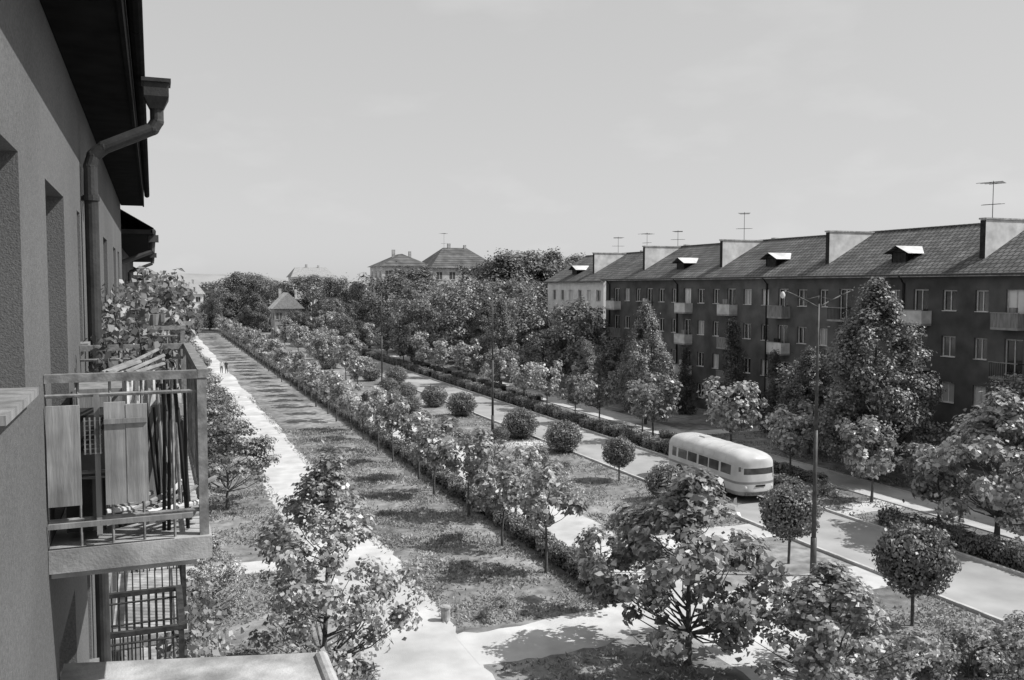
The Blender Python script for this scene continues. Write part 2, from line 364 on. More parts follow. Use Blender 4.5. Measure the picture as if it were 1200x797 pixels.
def rail_balcony(name,y0,y1,zf,x1=.27,x0=-.607,bars=True,parent=LB,im='iron'):
    b=B(); b.box(x0,x1+.04,y0-.06,y1+.06,zf-.14,zf,0); b.box(x0,x1-.05,y0+.05,y1-.05,zf-.2,zf-.143,0)
    zt=zf+1.04
    for y in(y0,y1):
        b.box(x0,x1-.028,y-.03,y+.03,zt-.05,zt,1); b.cyl((x0,y,zf+.16),(x1,y,zf+.16),.015,.015,6,1); b.cyl((x0,y,zt-.13),(x1,y,zt-.13),.013,.013,6,1)
    b.box(x1-.026,x1+.04,y0-.03,y1+.03,zt-.048,zt+.004,1)
    b.cyl((x1,y0,zf+.16),(x1,y1,zf+.16),.015,.015,6,1)
    for y in(y0,y1): b.box(x1-.03,x1+.025,y-.025,y+.025,zf,zt-.052,1)
    n=int((y1-y0)/.13)
    for i in range(1,n):
        y=y0+(y1-y0)*i/n; b.cyl((x1,y,zf+.02),(x1,y,zt-.05),.008,.008,5,1)
    nx=5 if im=='iron' else 10
    for k in range(1,nx):
        x=x0+(x1-x0)*k/nx; b.cyl((x,y0,zf),(x,y0,zt-.05),.009,.009,5,1); b.cyl((x,y1,zf),(x,y1,zt-.05),.009,.009,5,1)
    return b.obj(name,['conc_light',im],parent)
rail_balcony('balcony',5.9,8.7,10.24)
rail_balcony('balcony',12.6,15.4,10.24,.35)
rail_balcony('balcony',12.6,15.4,7.2,.30,im='ironD')
rail_balcony('balcony',12.6,15.4,4.2,.30,im='ironD')
rail_balcony('balcony',18.3,20.6,10.24,.45)
rail_balcony('balcony',9.9,11.2,7.2,.2,im='ironD')
b=B()
def board(x0,x1,y,z0,z1,m=0):
    n=max(1,round((x1-x0)/.13)); w=(x1-x0)/n
    for i in range(n): b.box(x0+i*w+.0005,x0+(i+1)*w-.001,y-.01-.003*(i%2),y+.01,z0+.008*math.sin(i*2.3),z1+.008*math.cos(i*3.1),m)
board(-.600,-.42,5.845,10.50,11.09); board(-.29,-.05,5.84,10.49,11.10)
b.box(-.60,.20,5.80,5.823,10.375,10.405,1)
b.box(-.345,-.315,5.86,5.88,10.30,11.16,1)
b.box(-.29,-.05,5.815,5.825,10.98,11.01,1)
b.obj('panel_boards',['board','wood'],LB)
b=B()
for k in range(4): b.box(-.40+k*.028,-.392+k*.028,5.84,5.85,10.80,11.02,1)
for k in range(8): b.box(-.405,-.305,5.852,5.858,10.80+k*.028,10.806+k*.028,1)
rd=random.Random(3)
for k in range(22):
    x=rd.uniform(.0,.2); y=rd.uniform(6.0,6.8); b.cyl((x,y,10.25),(x+rd.uniform(-.08,.04),y+rd.uniform(-.1,.2),11.15+rd.uniform(-.3,.12)),.012,.009,6,rd.choice([0,1,2,2]))
for k in range(14):
    x=rd.uniform(-.55,.0); b.cyl((x,5.95+.03*k,10.3+rd.uniform(0,.1)),(x+rd.uniform(.2,.4),6.1+.05*k,10.30+rd.uniform(0,.14)),.018,.018,6,rd.choice([0,2,3]))
b.box(-.55,-.15,6.5,6.9,10.245,10.95,2); b.box(-.1,.15,6.9,7.4,10.245,10.95,0); b.box(-.55,-.2,7.2,7.8,10.245,11.05,0); b.box(-.52,-.30,6.0,6.3,10.3,10.62,2)
for k in range(5):
    x=rd.uniform(-.45,-.1); b.cyl((x,5.93+.02*k,11.27),(x+rd.uniform(.15,.3),6.3+rd.uniform(.0,1.0),11.27+rd.uniform(0,.07)),.015,.012,6,0)
b.obj('stacked_sticks_and_crates',['wood','iron','dark','cloth'],LB)
def cloth(name,x0,x1,y,z0,z1,mat='cloth',parent=LB,amp=.02):
    b=B(); n=14;m=8
    pts=[[(x0+(x1-x0)*i/n,y+amp*math.sin(i*1.3+j*.4)+.01*math.sin(i*2.7),z1-(z1-z0)*j/m*(1+.06*math.sin(i*.8))) for i in range(n+1)] for j in range(m+1)]
    for j in range(m):
        for i in range(n): b.quad(pts[j][i],pts[j][i+1],pts[j+1][i+1],pts[j+1][i])
    return b.obj(name,[mat],parent,smooth=True)
cloth('rag',-.22,.0,6.9,10.9,11.2)
cloth('laundry',-.55,-.3,9.6,10.3,10.75)
b=B()
for y in(9.8,10.6): b.box(-.6,.05,y,y+.05,11.0,11.05,0)
for k in range(7): b.box(-.58+k*.09,-.52+k*.09,9.76,9.79,10.55,11.12+.03*math.sin(k*2),0)
b.box(-.6,.12,9.8,11.3,10.10,10.24,1)
b.obj('wooden_lattice',['wood','conc_light'],LB)
def plant_mesh(name,seed,pts,r,nl,ls,leaf):
    rng=np.random.default_rng(seed); V=[];F=[];P=[];N=[]
    for (x,y,z0,z1) in pts:
        v,f=tube([(x,y,z0),(x+.05,y,(z0+z1)/2),(x,y+.05,z1)],[.012,.01,.005],5); o=len(V);V+=v;F+=[tuple(o+w for w in ff) for ff in f]
        n=nl; d=norm(rng.normal(size=(n,3))); zz=rng.uniform(z0+(z1-z0)*.25,z1,n)
        p=d*r*rng.uniform(.2,1,(n,1)); p[:,2]=p[:,2]*.4+zz; p[:,0]+=x;p[:,1]+=y; P.append(p);N.append(d+rng.normal(size=(n,3))*.5+np.array([0,0,.4]))
    P=np.concatenate(P);N=np.concatenate(N)
    LV=leafquads(rng,P,N,ls*rng.uniform(.5,1.3,len(P))); LF=np.arange(len(LV)).reshape(-1,4)+len(V)
    me=npmesh(name,np.concatenate([np.array(V),LV]),np.concatenate([np.array(F),LF]),np.concatenate([np.zeros(len(F)),np.ones(len(LF))]),['bark',leaf])
    o=bpy.data.objects.new(name,me);scene.collection.objects.link(o);return o
rd=random.Random(11)
plant_mesh('balcony_plant',1,[(rd.uniform(-.45,.35),12.6+rd.uniform(0,2.6),10.4,11.3+rd.uniform(0,.6)) for _ in range(16)],.22,110,.12,'leafM')
plant_mesh('balcony_plant',2,[(rd.uniform(-.5,-.0),9.9+rd.uniform(0,1.3),10.3,11.35+rd.uniform(0,.45)) for _ in range(11)],.17,80,.10,'leafM')
plant_mesh('balcony_plant',9,[(rd.uniform(-.5,.1),7.8+rd.uniform(0,.8),10.3,11.1+rd.uniform(0,.35)) for _ in range(8)],.15,70,.08,'leafD')
plant_mesh('balcony_plant',3,[(rd.uniform(-.3,.7),18.3+rd.uniform(0,2.4),10.4,11.6+rd.uniform(0,.6)) for _ in range(12)],.3,140,.15,'leafM')
plant_mesh('balcony_plant',4,[(rd.uniform(-.0,.35),10+rd.uniform(0,1.3),6.6,7.6+rd.uniform(0,.5)) for _ in range(7)],.25,110,.1,'leafM')
plant_mesh('balcony_plant',6,[(rd.uniform(.3,.9),13+rd.uniform(0,5),2.5,5.2+rd.uniform(0,1.5)) for _ in range(12)],.45,150,.13,'leafL')
b=B()
for k in range(6): b.cyl((-.3+.1*k,12.75+.1*(k%3),11.285),(-.3+.1*k,12.75+.1*(k%3),11.43),.05,.07,10)
b.obj('flower_pots',['pot'],LB)
b=B()
b.v+=[(-.605,2,9.18),(.9,2,9.18),(1.02,6.05,9.18),(-.605,6.5,9.18),(-.605,2,9.3),(.9,2,9.3),(1.02,6.05,9.3),(-.605,6.5,9.3)]
for f in ((0,3,2,1),(4,5,6,7),(0,1,5,4),(1,2,6,5),(2,3,7,6),(3,0,4,7)): b.f.append(f); b.m.append(0)
b.cyl((.93,2.2,9.285),(1.0,5.99,9.285),.05,.05,12)
b.obj('concrete_canopy',['conc_light'],LB)
def side_house(name,X0,y0,y1,ze,eave,wm,h=4):
    E=empty(name); W=B();G=B();Fr=B();ops=[]
    y=y0+1.2
    while y<y1-1.5:
        for f in range(4):
            z=ze-2.4-3*f
            if z>0: ops.append((y,y+1.1,z,z+1.3))
        y+=2.6
    facade(W,G,Fr,X0,-1,y0,y1,0,ze,ops,.2)
    W.quad((X0,y0,0),(X0-11,y0,0),(X0-11,y0,ze),(X0,y0,ze)); W.quad((X0,y1,0),(X0-11,y1,0),(X0-11,y1,ze),(X0,y1,ze));W.quad((X0-11,y0,0),(X0-11,y1,0),(X0-11,y1,ze),(X0-11,y0,ze))
    W.obj('walls',[wm],E);G.obj('window_panes',['glass'],E);Fr.obj('window_frames',['frame'],E)
    b=B(); b.box(X0-.0,eave,y0-.3,y1+.3,ze-.05,ze+.06,0); b.quad((eave+.03,y0-.3,ze+.1),(eave+.03,y1+.3,ze+.1),(X0-5.5,y1+.3,ze+h),(X0-5.5,y0-.3,ze+h),1)
    b.quad((X0-5.5,y0-.3,ze+h),(X0-5.5,y1+.3,ze+h),(X0-11.5,y1+.3,ze),(X0-11.5,y0-.3,ze),1)
    b.poly([(X0,y0,ze),(X0-5.5,y0,ze+h-.1),(X0-11,y0,ze)],0);b.poly([(X0,y1,ze),(X0-5.5,y1,ze+h-.1),(X0-11,y1,ze)],0)
    b.cyl((eave+.02,y0-.3,ze+.02),(eave+.02,y1+.3,ze+.02),.06,.06,8,2)
    for yy in (y0+.4,(y0+y1)/2):
        b.box(eave-.1,eave+.14,yy-.12,yy+.12,ze-.22,ze-.04,2)
        b.cyl((eave,yy,ze-.15),(eave-.02,yy,ze-.45),.07,.06,8,2); b.cyl((eave-.02,yy,ze-.45),(X0+.1,yy,ze-.8),.06,.06,8,2); b.cyl((X0+.1,yy,ze-.8),(X0+.1,yy,.1),.06,.06,8,2)
    b.obj('roof',['soffit','tile','metal'],E); return E
E2=side_house('apartment_building',-.95,24.5,52,13.15,.02,'stucco')
rail_balcony('balcony',27,29.5,9.9,.6,-.947,parent=E2); rail_balcony('balcony',33,35.5,9.9,.6,-.947,parent=E2)
plant_mesh('balcony_plant',7,[(rd.uniform(-.2,.9),27+rd.uniform(0,2.4),10.2,11.4+rd.uniform(0,.8)) for _ in range(12)],.35,110,.17,'leafL')
plant_mesh('balcony_plant',8,[(rd.uniform(-.2,.9),33+rd.uniform(0,2.4),10.2,11.4+rd.uniform(0,.8)) for _ in range(12)],.35,110,.17,'leafL')
side_house('apartment_building',-1.2,58,95,12.4,-.3,'cream')
side_house('apartment_building',-2.5,110,150,11.8,-1.8,'cream')
# ---- right long block
def long_block(name,X0,y0,y1,ze,zr,depthX,wm,fire,dormers,bal=True,pipes=(),trimw='frame',pitch=2.42,off=0.0):
    E=empty(name); W=B();G=B();Fr=B();ops=[];Bc=B()
    y=y0+off+.8;k=0
    rd=random.Random(int(y0))
    while y<y1-1.4:
        kind=k%3
        for f in range(4):
            z=ze-2.35-3.05*f
            if bal and kind==1 and f<3:
                ops.append((y-.1,y+1.2,z-.85,z+1.45))
                Bc.box(X0-.9,X0-.003,y-.4,y+1.5,z-1.02,z-.88,0)
                pm=1 if rd.random()<(.7 if f==0 else .3) else rd.choice([2,3])
                if pm==3:
                    for q in range(13): Bc.cyl((X0-.87,y-.37+q*.153,z-.88),(X0-.87,y-.37+q*.153,z+.0),.015,.015,4,3)
                    for q in (-.38,1.48): Bc.box(X0-.85,X0-.01,y+q,y+q+.02,z-.05,z,3)
                else:
                    Bc.box(X0-.9,X0-.84,y-.4,y+1.5,z-.877,z+.0,pm)
                    Bc.box(X0-.838,X0-.003,y-.4,y-.35,z-.877,z-.01,pm);Bc.box(X0-.838,X0-.003,y+1.45,y+1.5,z-.877,z-.01,pm)
                Bc.box(X0-.93,X0-.81,y-.43,y+1.53,z+.002,z+.05,0)
                if rd.random()<.7: a=y+rd.uniform(-.2,.5); Bc.box(X0-.7,X0-.5,a,a+rd.uniform(.3,.8),z-.8,z+rd.uniform(.2,.6),rd.choice([1,2,3]))
            else:
                w=1.15 if kind==0 else 1.0
                ops.append((y,y+w,z,z+1.4))
        y+=pitch;k+=1
    facade(W,G,Fr,X0,1,y0,y1,0,ze,ops,.2,0,.08)
    X1=X0+depthX;xr=X0+depthX/2
    W.quad((X0,y0,0),(X1,y0,0),(X1,y0,ze),(X0,y0,ze));W.quad((X0,y1,0),(X1,y1,0),(X1,y1,ze),(X0,y1,ze));W.quad((X1,y0,0),(X1,y1,0),(X1,y1,ze),(X1,y0,ze))
    W.poly([(X0,y0,ze),(xr,y0,zr-.2),(X1,y0,ze)]);W.poly([(X0,y1,ze),(xr,y1,zr-.2),(X1,y1,ze)])
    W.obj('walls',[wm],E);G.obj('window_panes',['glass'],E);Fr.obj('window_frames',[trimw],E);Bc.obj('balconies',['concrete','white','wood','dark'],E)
    b=B()
    b.quad((X0-.5,y0-.3,ze+.12),(X0-.5,y1+.3,ze+.12),(xr,y1+.3,zr),(xr,y0-.3,zr),1)
    b.quad((X1+.5,y0-.3,ze+.12),(X1+.5,y1+.3,ze+.12),(xr,y1+.3,zr),(xr,y0-.3,zr),1)
    b.box(X0-.5,X0-.003,y0-.3,y1+.3,ze-.06,ze+.1,4); b.cyl((X0-.55,y0-.3,ze+.08),(X0-.55,y1+.3,ze+.08),.07,.07,8,2)
    b.cyl((xr,y0-.3,zr+.02),(xr,y1+.3,zr+.02),.11,.11,8,1)
    sl=(zr-ze-.12)/(xr-X0+.5)
    for fy in fire:
        xa=X0+1.3; b.box(xa,xr+.4,fy,fy+.42,ze+.4,zr-.05,3); b.box(xa-.08,xr+.48,fy-.07,fy+.49,zr-.047,zr+.06,4)
        b.box(xa-.012,xa-.002,fy,fy+.42,ze+.8,zr-.1,5)  # dark sheet over the white end face, painted in place of its shade
    for dy in dormers:
        xd=X0+1.2; zb=ze+.12+sl*(xd-X0+.5); zt=zb+.95; xe=xd+ (1.2)/sl+.4
        b.box(xd,xe,dy-.75,dy+.75,zb-.1,zt-.25,0)
        b.box(xd-.02,xd-.004,dy-.6,dy+.6,zb+.02,zt-.3,5)
        b.quad((xd-.4,dy-1.2,zt-.36),(xe,dy-1.2,zt-.36),(xe,dy,zt+.22),(xd-.4,dy,zt+.22),3)  # sunward dormer slope is white: sunlight put into its colour, other slope tiled
        b.quad((xd-.4,dy+1.2,zt-.36),(xe,dy+1.2,zt-.36),(xe,dy,zt+.22),(xd-.4,dy,zt+.22),1)
        b.poly([(xd-.01,dy-.75,zt-.25),(xd-.01,dy+.75,zt-.25),(xd-.01,dy,zt+.12)],5)
    for py in pipes: b.cyl((X0-.55,py,ze+.05),(X0-.09,py,ze-.5),.06,.06,8,5); b.cyl((X0-.09,py,ze-.5),(X0-.09,py,.1),.09,.09,8,5)
    rr=random.Random(5)
    for k in range(5):
        cy=rr.uniform(y0+2,y1-2); cx=xr+rr.uniform(.3,1); b.box(cx,cx+.5,cy,cy+.5,zr-.6,zr+.3,4)
    b.obj('roof',['soffit','tile','metal','white','conc_light','dark'],E)
    return E
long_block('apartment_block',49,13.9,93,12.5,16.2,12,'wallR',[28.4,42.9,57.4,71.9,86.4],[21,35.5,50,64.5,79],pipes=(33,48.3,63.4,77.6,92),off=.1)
long_block('apartment_block',50.5,96.5,113,12.3,16,12,'cream',[101.5],[107],bal=False,pitch=2.6)
def antenna(x,y,z,h,rot,n=4,w=.9):
    b=B(); b.cyl((0,0,-1.5),(0,0,h),.03,.022,6)
    b.cyl((-.7,0,h-.15),(.7,0,h-.15),.02,.02,5)
    for k in range(n):
        xx=-.65+1.3*k/(n-1); ww=w*(1-.12*k); b.cyl((xx,-ww/1,h-.15),(xx,ww/1,h-.15),.018,.018,5)
    b.cyl((0,-.8,h*.45),(0,.8,h*.45),.018,.018,5); b.cyl((-.2,-.6,h*.45),(-.2,.6,h*.45),.016,.016,5)
    b.obj('tv_antenna',['metal'],None,(x,y,z),rot)
antenna(55,46.4,16.2,3.0,.3);antenna(55,75,16.2,3.0,.9,3,.6);antenna(55,94,16.0,2.2,.2);antenna(55,87.2,16.2,1.9,.9,3,.6);antenna(56,103,16,2.2,1.2,3,.7)
antenna(57,181,19,4,.5)
def house(name,x0,x1,y0,y1,ze,zr,wm,hip=0,rows=2,cols=4,rm='tile',parent=None):
    E=parent or empty(name);W=B();G=B()
    zs=[ze-2.4-3.1*i for i in range(rows)]
    W.box(x0,x1,y0,y1,0,ze)
    for i in range(cols):
        xc=x0+(x1-x0)*(i+.5)/cols
        for z in zs:
            if z<0.5: continue
            G.box(xc-.6,xc+.6,y0-.03,y0-.01,z,z+1.5,0); G.box(xc-.7,xc+.7,y0-.12,y0-.002,z-.12,z-.003,1); G.box(xc-.04,xc+.04,y0-.06,y0-.031,z,z+1.5,1)
    n2=max(1,int((y1-y0)/3.5))
    for i in range(n2):
        yc=y0+(y1-y0)*(i+.5)/n2
        for z in zs:
            if z<.5: continue
            G.box(x0-.03,x0-.01,yc-.6,yc+.6,z,z+1.5,0); G.box(x0-.06,x0-.031,yc-.04,yc+.04,z,z+1.5,1)
    W.obj('walls',[wm],E);G.obj('windows',['glass','frame'],E)
    b=B();o=.6;xm=(x0+x1)/2;ym=(y0+y1)/2
    A=(x0-o,y0-o,ze);Bq=(x1+o,y0-o,ze);C=(x1+o,y1+o,ze);D=(x0-o,y1+o,ze)
    if (x1-x0)>=(y1-y0): P=(x0-o+hip,ym,zr);Q=(x1+o-hip,ym,zr); b.quad(A,Bq,Q,P);b.quad(C,D,P,Q);b.poly([D,A,P],0 if hip else 1);b.poly([Bq,C,Q],0 if hip else 1)
    else: P=(xm,y0-o+hip,zr);Q=(xm,y1+o-hip,zr); b.quad(D,A,P,Q);b.quad(Bq,C,Q,P);b.poly([A,Bq,P],0 if hip else 1);b.poly([C,D,Q],0 if hip else 1)
    b.quad(A,Bq,C,D,1); b.box(xm-1.6,xm-1,ym-.3,ym+.3,zr-1.2,zr+.9,2); b.box(xm+2,xm+2.5,ym-.3,ym+.3,zr-1.5,zr+.6,2)
    b.obj('roof',[rm,wm,'conc_light'],E); return E
VL=house('villa',53.0,67,176,190,15.6,20.0,'white',5,4,5)
house('villa',43.5,53.6,180,191,15.9,18.6,'white',4,4,4,'tile',VL)
house('house',25,31,205,212,6.8,10.4,'concrete',0,2,3,'white')
house('house',38,50,268,277,14.5,17.5,'cream',2,3,4,'concrete')
house('house',2,14,285,294,9.5,12.5,'cream',2,2,4,'concrete')
# ---------------------------------------------------------------- trees
cat=[tree_mesh('catalpa_tree_mesh',s,4.6,2.0,1.3,'vase',19,.46,80,.26,'leafL',.07,20,.8,.3,.28) for s in(1,2,3,4,5,6)]
catw=[tree_mesh('catalpa_tree_wide_mesh',s,4.7,1.7,1.8,'vase',26,.55,90,.27,'leafL',.08,24) for s in(7,8,9)]
bigcat=[tree_mesh('catalpa_tree_big_mesh',s,6.2,1.3,3.0,'egg',100,.52,95,.25,'leafL',.11,70,.75,.35,.16) for s in(11,12)]
loose=[tree_mesh('maple_tree_mesh',s,6.7,.9,2.6,'egg',115,.42,90,.17,'leafL',.09,90,.85,.2,.22) for s in(22,)]
lay=[tree_mesh('cherry_tree_mesh',s,4.7,1.3,2.5,'broad',50,.62,130,.18,'leafM',.10,30,.45) for s in(31,32)]
cone=[tree_mesh('lime_tree_mesh',s,12.3,1.4,3.8,'lime',290,.66,130,.20,'leafM',.18,50,.85,.65,.12) for s in(41,42)]
slim=[tree_mesh('cypress_tree_mesh',51,8,.4,1.25,'cone',90,.42,110,.14,'leafD',.12,20,1.1,.5)]
big=[tree_mesh('large_tree_mesh',61,17,2,6.4,'egg',170,1.4,120,.42,'leafB',.35,50,.8,.6,.25),tree_mesh('large_tree_mesh',62,17,2,7,'round',190,1.5,120,.42,'leafB',.35,50,.7,.55,.3),tree_mesh('large_tree_mesh',63,17,1.5,5,'lime',160,1.3,120,.4,'leafB',.35,50,.8,.6,.2),tree_mesh('large_tree_mesh',64,16,1.5,7,'vase',180,1.5,120,.42,'leafB',.35,50,.8,.5,.3)]
mid=[tree_mesh('elm_tree_mesh',s,9,1.5,3.4,'round',110,.8,100,.27,'leafM',.16,40,.8,.5) for s in(71,72)]
R=random
Y=32.8;k=0
while Y<235:
    inst('catalpa_tree',cat[k%6],14.75+R.uniform(-.25,.25),Y+R.uniform(-.5,.5),0,R.uniform(.78,1.1),None,R.uniform(.85,1.1)); Y+=5.0;k+=1
inst('catalpa_tree',bigcat[0],15.3,23.4,0,.98,1.0,.98)
inst('catalpa_tree',cat[1],14.9,28.6,0,.7)
inst('catalpa_tree',bigcat[1],17.7,19.8,0,.8,2.2,.64)
inst('catalpa_tree',catw[1],17.0,42,0,.85)
inst('maple_tree',loose[0],4.5,26.0,0,1.02,.6)
inst('maple_tree',loose[0],1.7,33,0,.45,2.6)
for i,(x,y,s) in enumerate([(3.4,49,1),(3.0,57.5,1.0),(3.4,65,.95),(3.2,73,.95),(3.5,81,1),(3.3,90,.95),(3.5,99,1),(3.3,109,1),(3.6,120,1),(3.4,132,1),(3.4,145,1.1),(3.4,160,1.1)]): inst('cherry_tree',lay[i%2],x,y,0,s)
row=[(36,29.6,'b',1.12),(35.2,32.2,'c',.95),(36.2,37.6,'c',1.0),(36.3,44.5,'c',1.0),(37,51.6,'c',1.2),(35.2,59,'c',1.12),(36.6,63,'c',.9),(35,67.5,'c',1.0),(35.4,73,'c',.8),(34.8,78,'c',1.0),(34.5,83,'c',.95),(34.5,90,'c',1.1),(34.2,100,'c',1.2),(34.4,110,'c',1.1),(34,118,'c',1.2),(34,128,'c',1.2),(34,138,'c',1.2),(34,150,'c',1.2),(34,164,'c',1.2)]
for i,(x,y,t,s) in enumerate(row): inst('catalpa_tree',bigcat[i%2] if t=='b' else catw[i%3],x,y,0,s)
for i,(x,y,s) in enumerate([(21.4,101,.9),(22.3,112,1.0),(21.5,124,1.1),(22.5,137,1.2),(22,150,1.2),(22,166,1.3),(25.5,128,1.1),(26,145,1.1),(29.5,160,1.5),(31,175,1.6)]): inst('catalpa_tree',catw[i%3],x,y,0,s)
inst('lime_tree',cone[0],40.4,42.0,0,.98); inst('lime_tree',cone[1],38.9,66.5,0,.66,None,.84); inst('lime_tree',cone[0],38.6,100,0,.62,2,.84); inst('lime_tree',cone[1],42.8,50.5,0,.6); inst('lime_tree',cone[1],41,82,0,.5)
inst('lime_tree',cone[0],42,74,0,.5);inst('lime_tree',cone[0],41.5,113,0,.8)
inst('cypress_tree',slim[0],46,64,0,1.15); inst('cypress_tree',slim[0],46,58.5,0,.85); inst('cypress_tree',slim[0],45.5,70.5,0,.8)
for x,y,s in [(45,92.5,1.15),(41.5,94,.75),(44,106,1.2),(40,120,1.3),(44,130,1.5),(38,138,1.3),(44,76,.6),(45,52,.8),(44,45.5,.75),(45.5,35,.8),(46,84,.7),(47,118,1.4),(36,126,1.1)]: inst('elm_tree',mid[R.randrange(2)],x,y,0,s)
bt=[(42.0,156,.98,3),(57.0,145,1.13,0),(62.5,150,1.08,1),(68,150,1.08,2),(73,155,1.05,1),(53,152,.72,0),(39.5,196,.85,3),(35,215,.9,1),(28,240,.92,3),(22,250,1.0,1),(24,232,.6,0),(62,165,1.05,3),(80,165,1.05,0),(33,178,.55,1),(38,168,.6,2),(50,140,.78,1),(46,148,.62,2),(7.5,215,.42,3),(4,180,.45,1),(48.5,170,.75,0),(64,137,.8,2),(90,185,1.1,1),(28.5,192,.45,3),(30,150,.40,1),(53,128,.75,1),(18,240,.6,1),(14,255,.5,3),(72,210,.9,1)]
for i,(x,y,s,k) in enumerate(bt): inst('large_tree',big[k],x,y,0,s*R.uniform(.95,1.15),None,s*R.uniform(.9,1.04))
ball=[ball_mesh('ball_acacia_mesh',s,1.2,1.05,'leafM',.13,5200) for s in (1,2,4)]
bush=[ball_mesh('round_bush_mesh',s,1.3,.05,'leafM',.13,5200) for s in (3,5)]
for i,(x,y,s) in enumerate([(24.9,30.5,1.0),(24.3,23.2,1.06),(26.0,47.5,.8),(24.7,39,.5)]): inst('ball_acacia_tree',ball[i%3],x,y,0,s)
for i,(x,y,s) in enumerate([(26.0,42.0,.85),(27.0,57.5,1.0),(26.3,64,1.03),(24.2,63,.55),(25.9,77,1.0),(25.4,84,.95),(24.5,91,.8),(27,105,1.0),(26,117,1),(25,110,.9),(24,97,.8),(22,80,.7),(23,128,1),(26,138,1),(22.5,70,.55),(22.3,88,.6),(21.6,75,.5),(23.4,54,.6)]): inst('round_bush',bush[i%2],x,y,-.1,s,None,s*R.uniform(.85,1))
sh=tree_mesh('flowering_shrub_mesh',91,1.5,.15,1.1,'broad',30,.35,90,.13,'leafL',.03,16,.8,.2)
for x,y,s in [(21.2,20.0,.9),(22.6,19.4,1.0),(24,18.8,1.1),(25.6,19.8,.9),(22.6,20.8,.6),(20.2,21.2,.7),(26,18.2,1),(21,56,.7),(20.8,44,.8),(22,48,.8),(21.2,38,.7),(35,40,.6),(10.8,29.2,.35),(11.6,30.1,.3),(33.9,49,.8),(24,51,.5),(21.5,63,.6),(23,73,.5)]: inst('flowering_shrub',sh,x,y,0,s)
hm=[hedge_mesh('hedge_mesh',s,10,.75,.7,7000,.12,'leafM') for s in(1,2)]
H=empty('hedge')
y=28.9;k=0
while y<220: inst('hedge_segment',hm[k%2],15.9,y,0,1,0,parent=H); y+=10.0;k+=1
H=empty('hedge')
for k,y in enumerate([14,24,40.5,50.5,60.5,70.5,80.5,90.5,100.5,112,122,132,142]): inst('hedge_segment',hm[k%2],33.5,y,0,1.0,0,1.1,parent=H)
H=empty('hedge')
for k,y in enumerate([42,52,84,94,104,114,124]): inst('hedge_segment',hm[k%2],36.6,y,0,.8,0,.8,parent=H)
rng=np.random.default_rng(77); P=[];N=[]
rd=random.Random(8)
for i in range(1500):
    x=rd.uniform(-150,420); y=rd.uniform(270,520); 
    if -12<x<16 and y<330: continue
    z=rd.uniform(2,9)+ (y-270)*.014; r=rd.uniform(2.5,4.5); n=60
    d=norm(rng.normal(size=(n,3))); P.append(np.array([x,y,z])+d*r*rng.uniform(.5,1,(n,1))); N.append(d+rng.normal(size=(n,3))*.3+np.array([0,0,.4]))
P=np.concatenate(P);N=np.concatenate(N); V=leafquads(rng,P,N,1.5*rng.uniform(.5,1.3,len(P)))
me=npmesh('distant_trees',V,np.arange(len(V)).reshape(-1,4),np.zeros(len(P)),['leafF']); o=bpy.data.objects.new('distant_trees',me);scene.collection.objects.link(o)
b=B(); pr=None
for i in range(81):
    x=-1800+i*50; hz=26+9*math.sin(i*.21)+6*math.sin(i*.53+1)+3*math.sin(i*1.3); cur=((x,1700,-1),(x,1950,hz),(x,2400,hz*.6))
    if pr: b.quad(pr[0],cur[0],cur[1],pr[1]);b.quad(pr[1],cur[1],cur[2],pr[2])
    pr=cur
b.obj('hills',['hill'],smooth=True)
def lamp(x,y):
    b=B(); H=11.1
    b.cyl((0,0,0),(0,0,1.6),.13,.12,12); b.cyl((0,0,1.6),(0,0,6),.095,.08,10); b.cyl((0,0,6),(0,0,H),.075,.045,10)
    for s in(-1,1):
        pts=[(0,0,H-.15),(s*.5,0,H+.08),(s*1.1,0,H+.32),(s*1.65,0,H+.52)]
        for p,q in zip(pts[:-1],pts[1:]): b.cyl(p,q,.034,.03,6)
        if s<0: b.cyl((s*1.62,0,H+.53),(s*1.72,0,H+.42),.04,.07,8); b.sphere((s*1.76,0,H+.36),.10,.09,.14,1,10,8)
        else: b.sphere((s*1.68,0,H+.53),.09,.06,.05,0,10,8)
        b.cyl((s*.7,0,H+.16),(0,0,H+.3),.012,.012,4)
    b.cyl((0,0,H),(0,0,H+.33),.03,.02,6)
    b.obj('street_lamp',['metal','frame'],None,(x,y,0),.0,smooth=True)
for y in (28.8,66,103,140): lamp(24.75,y)
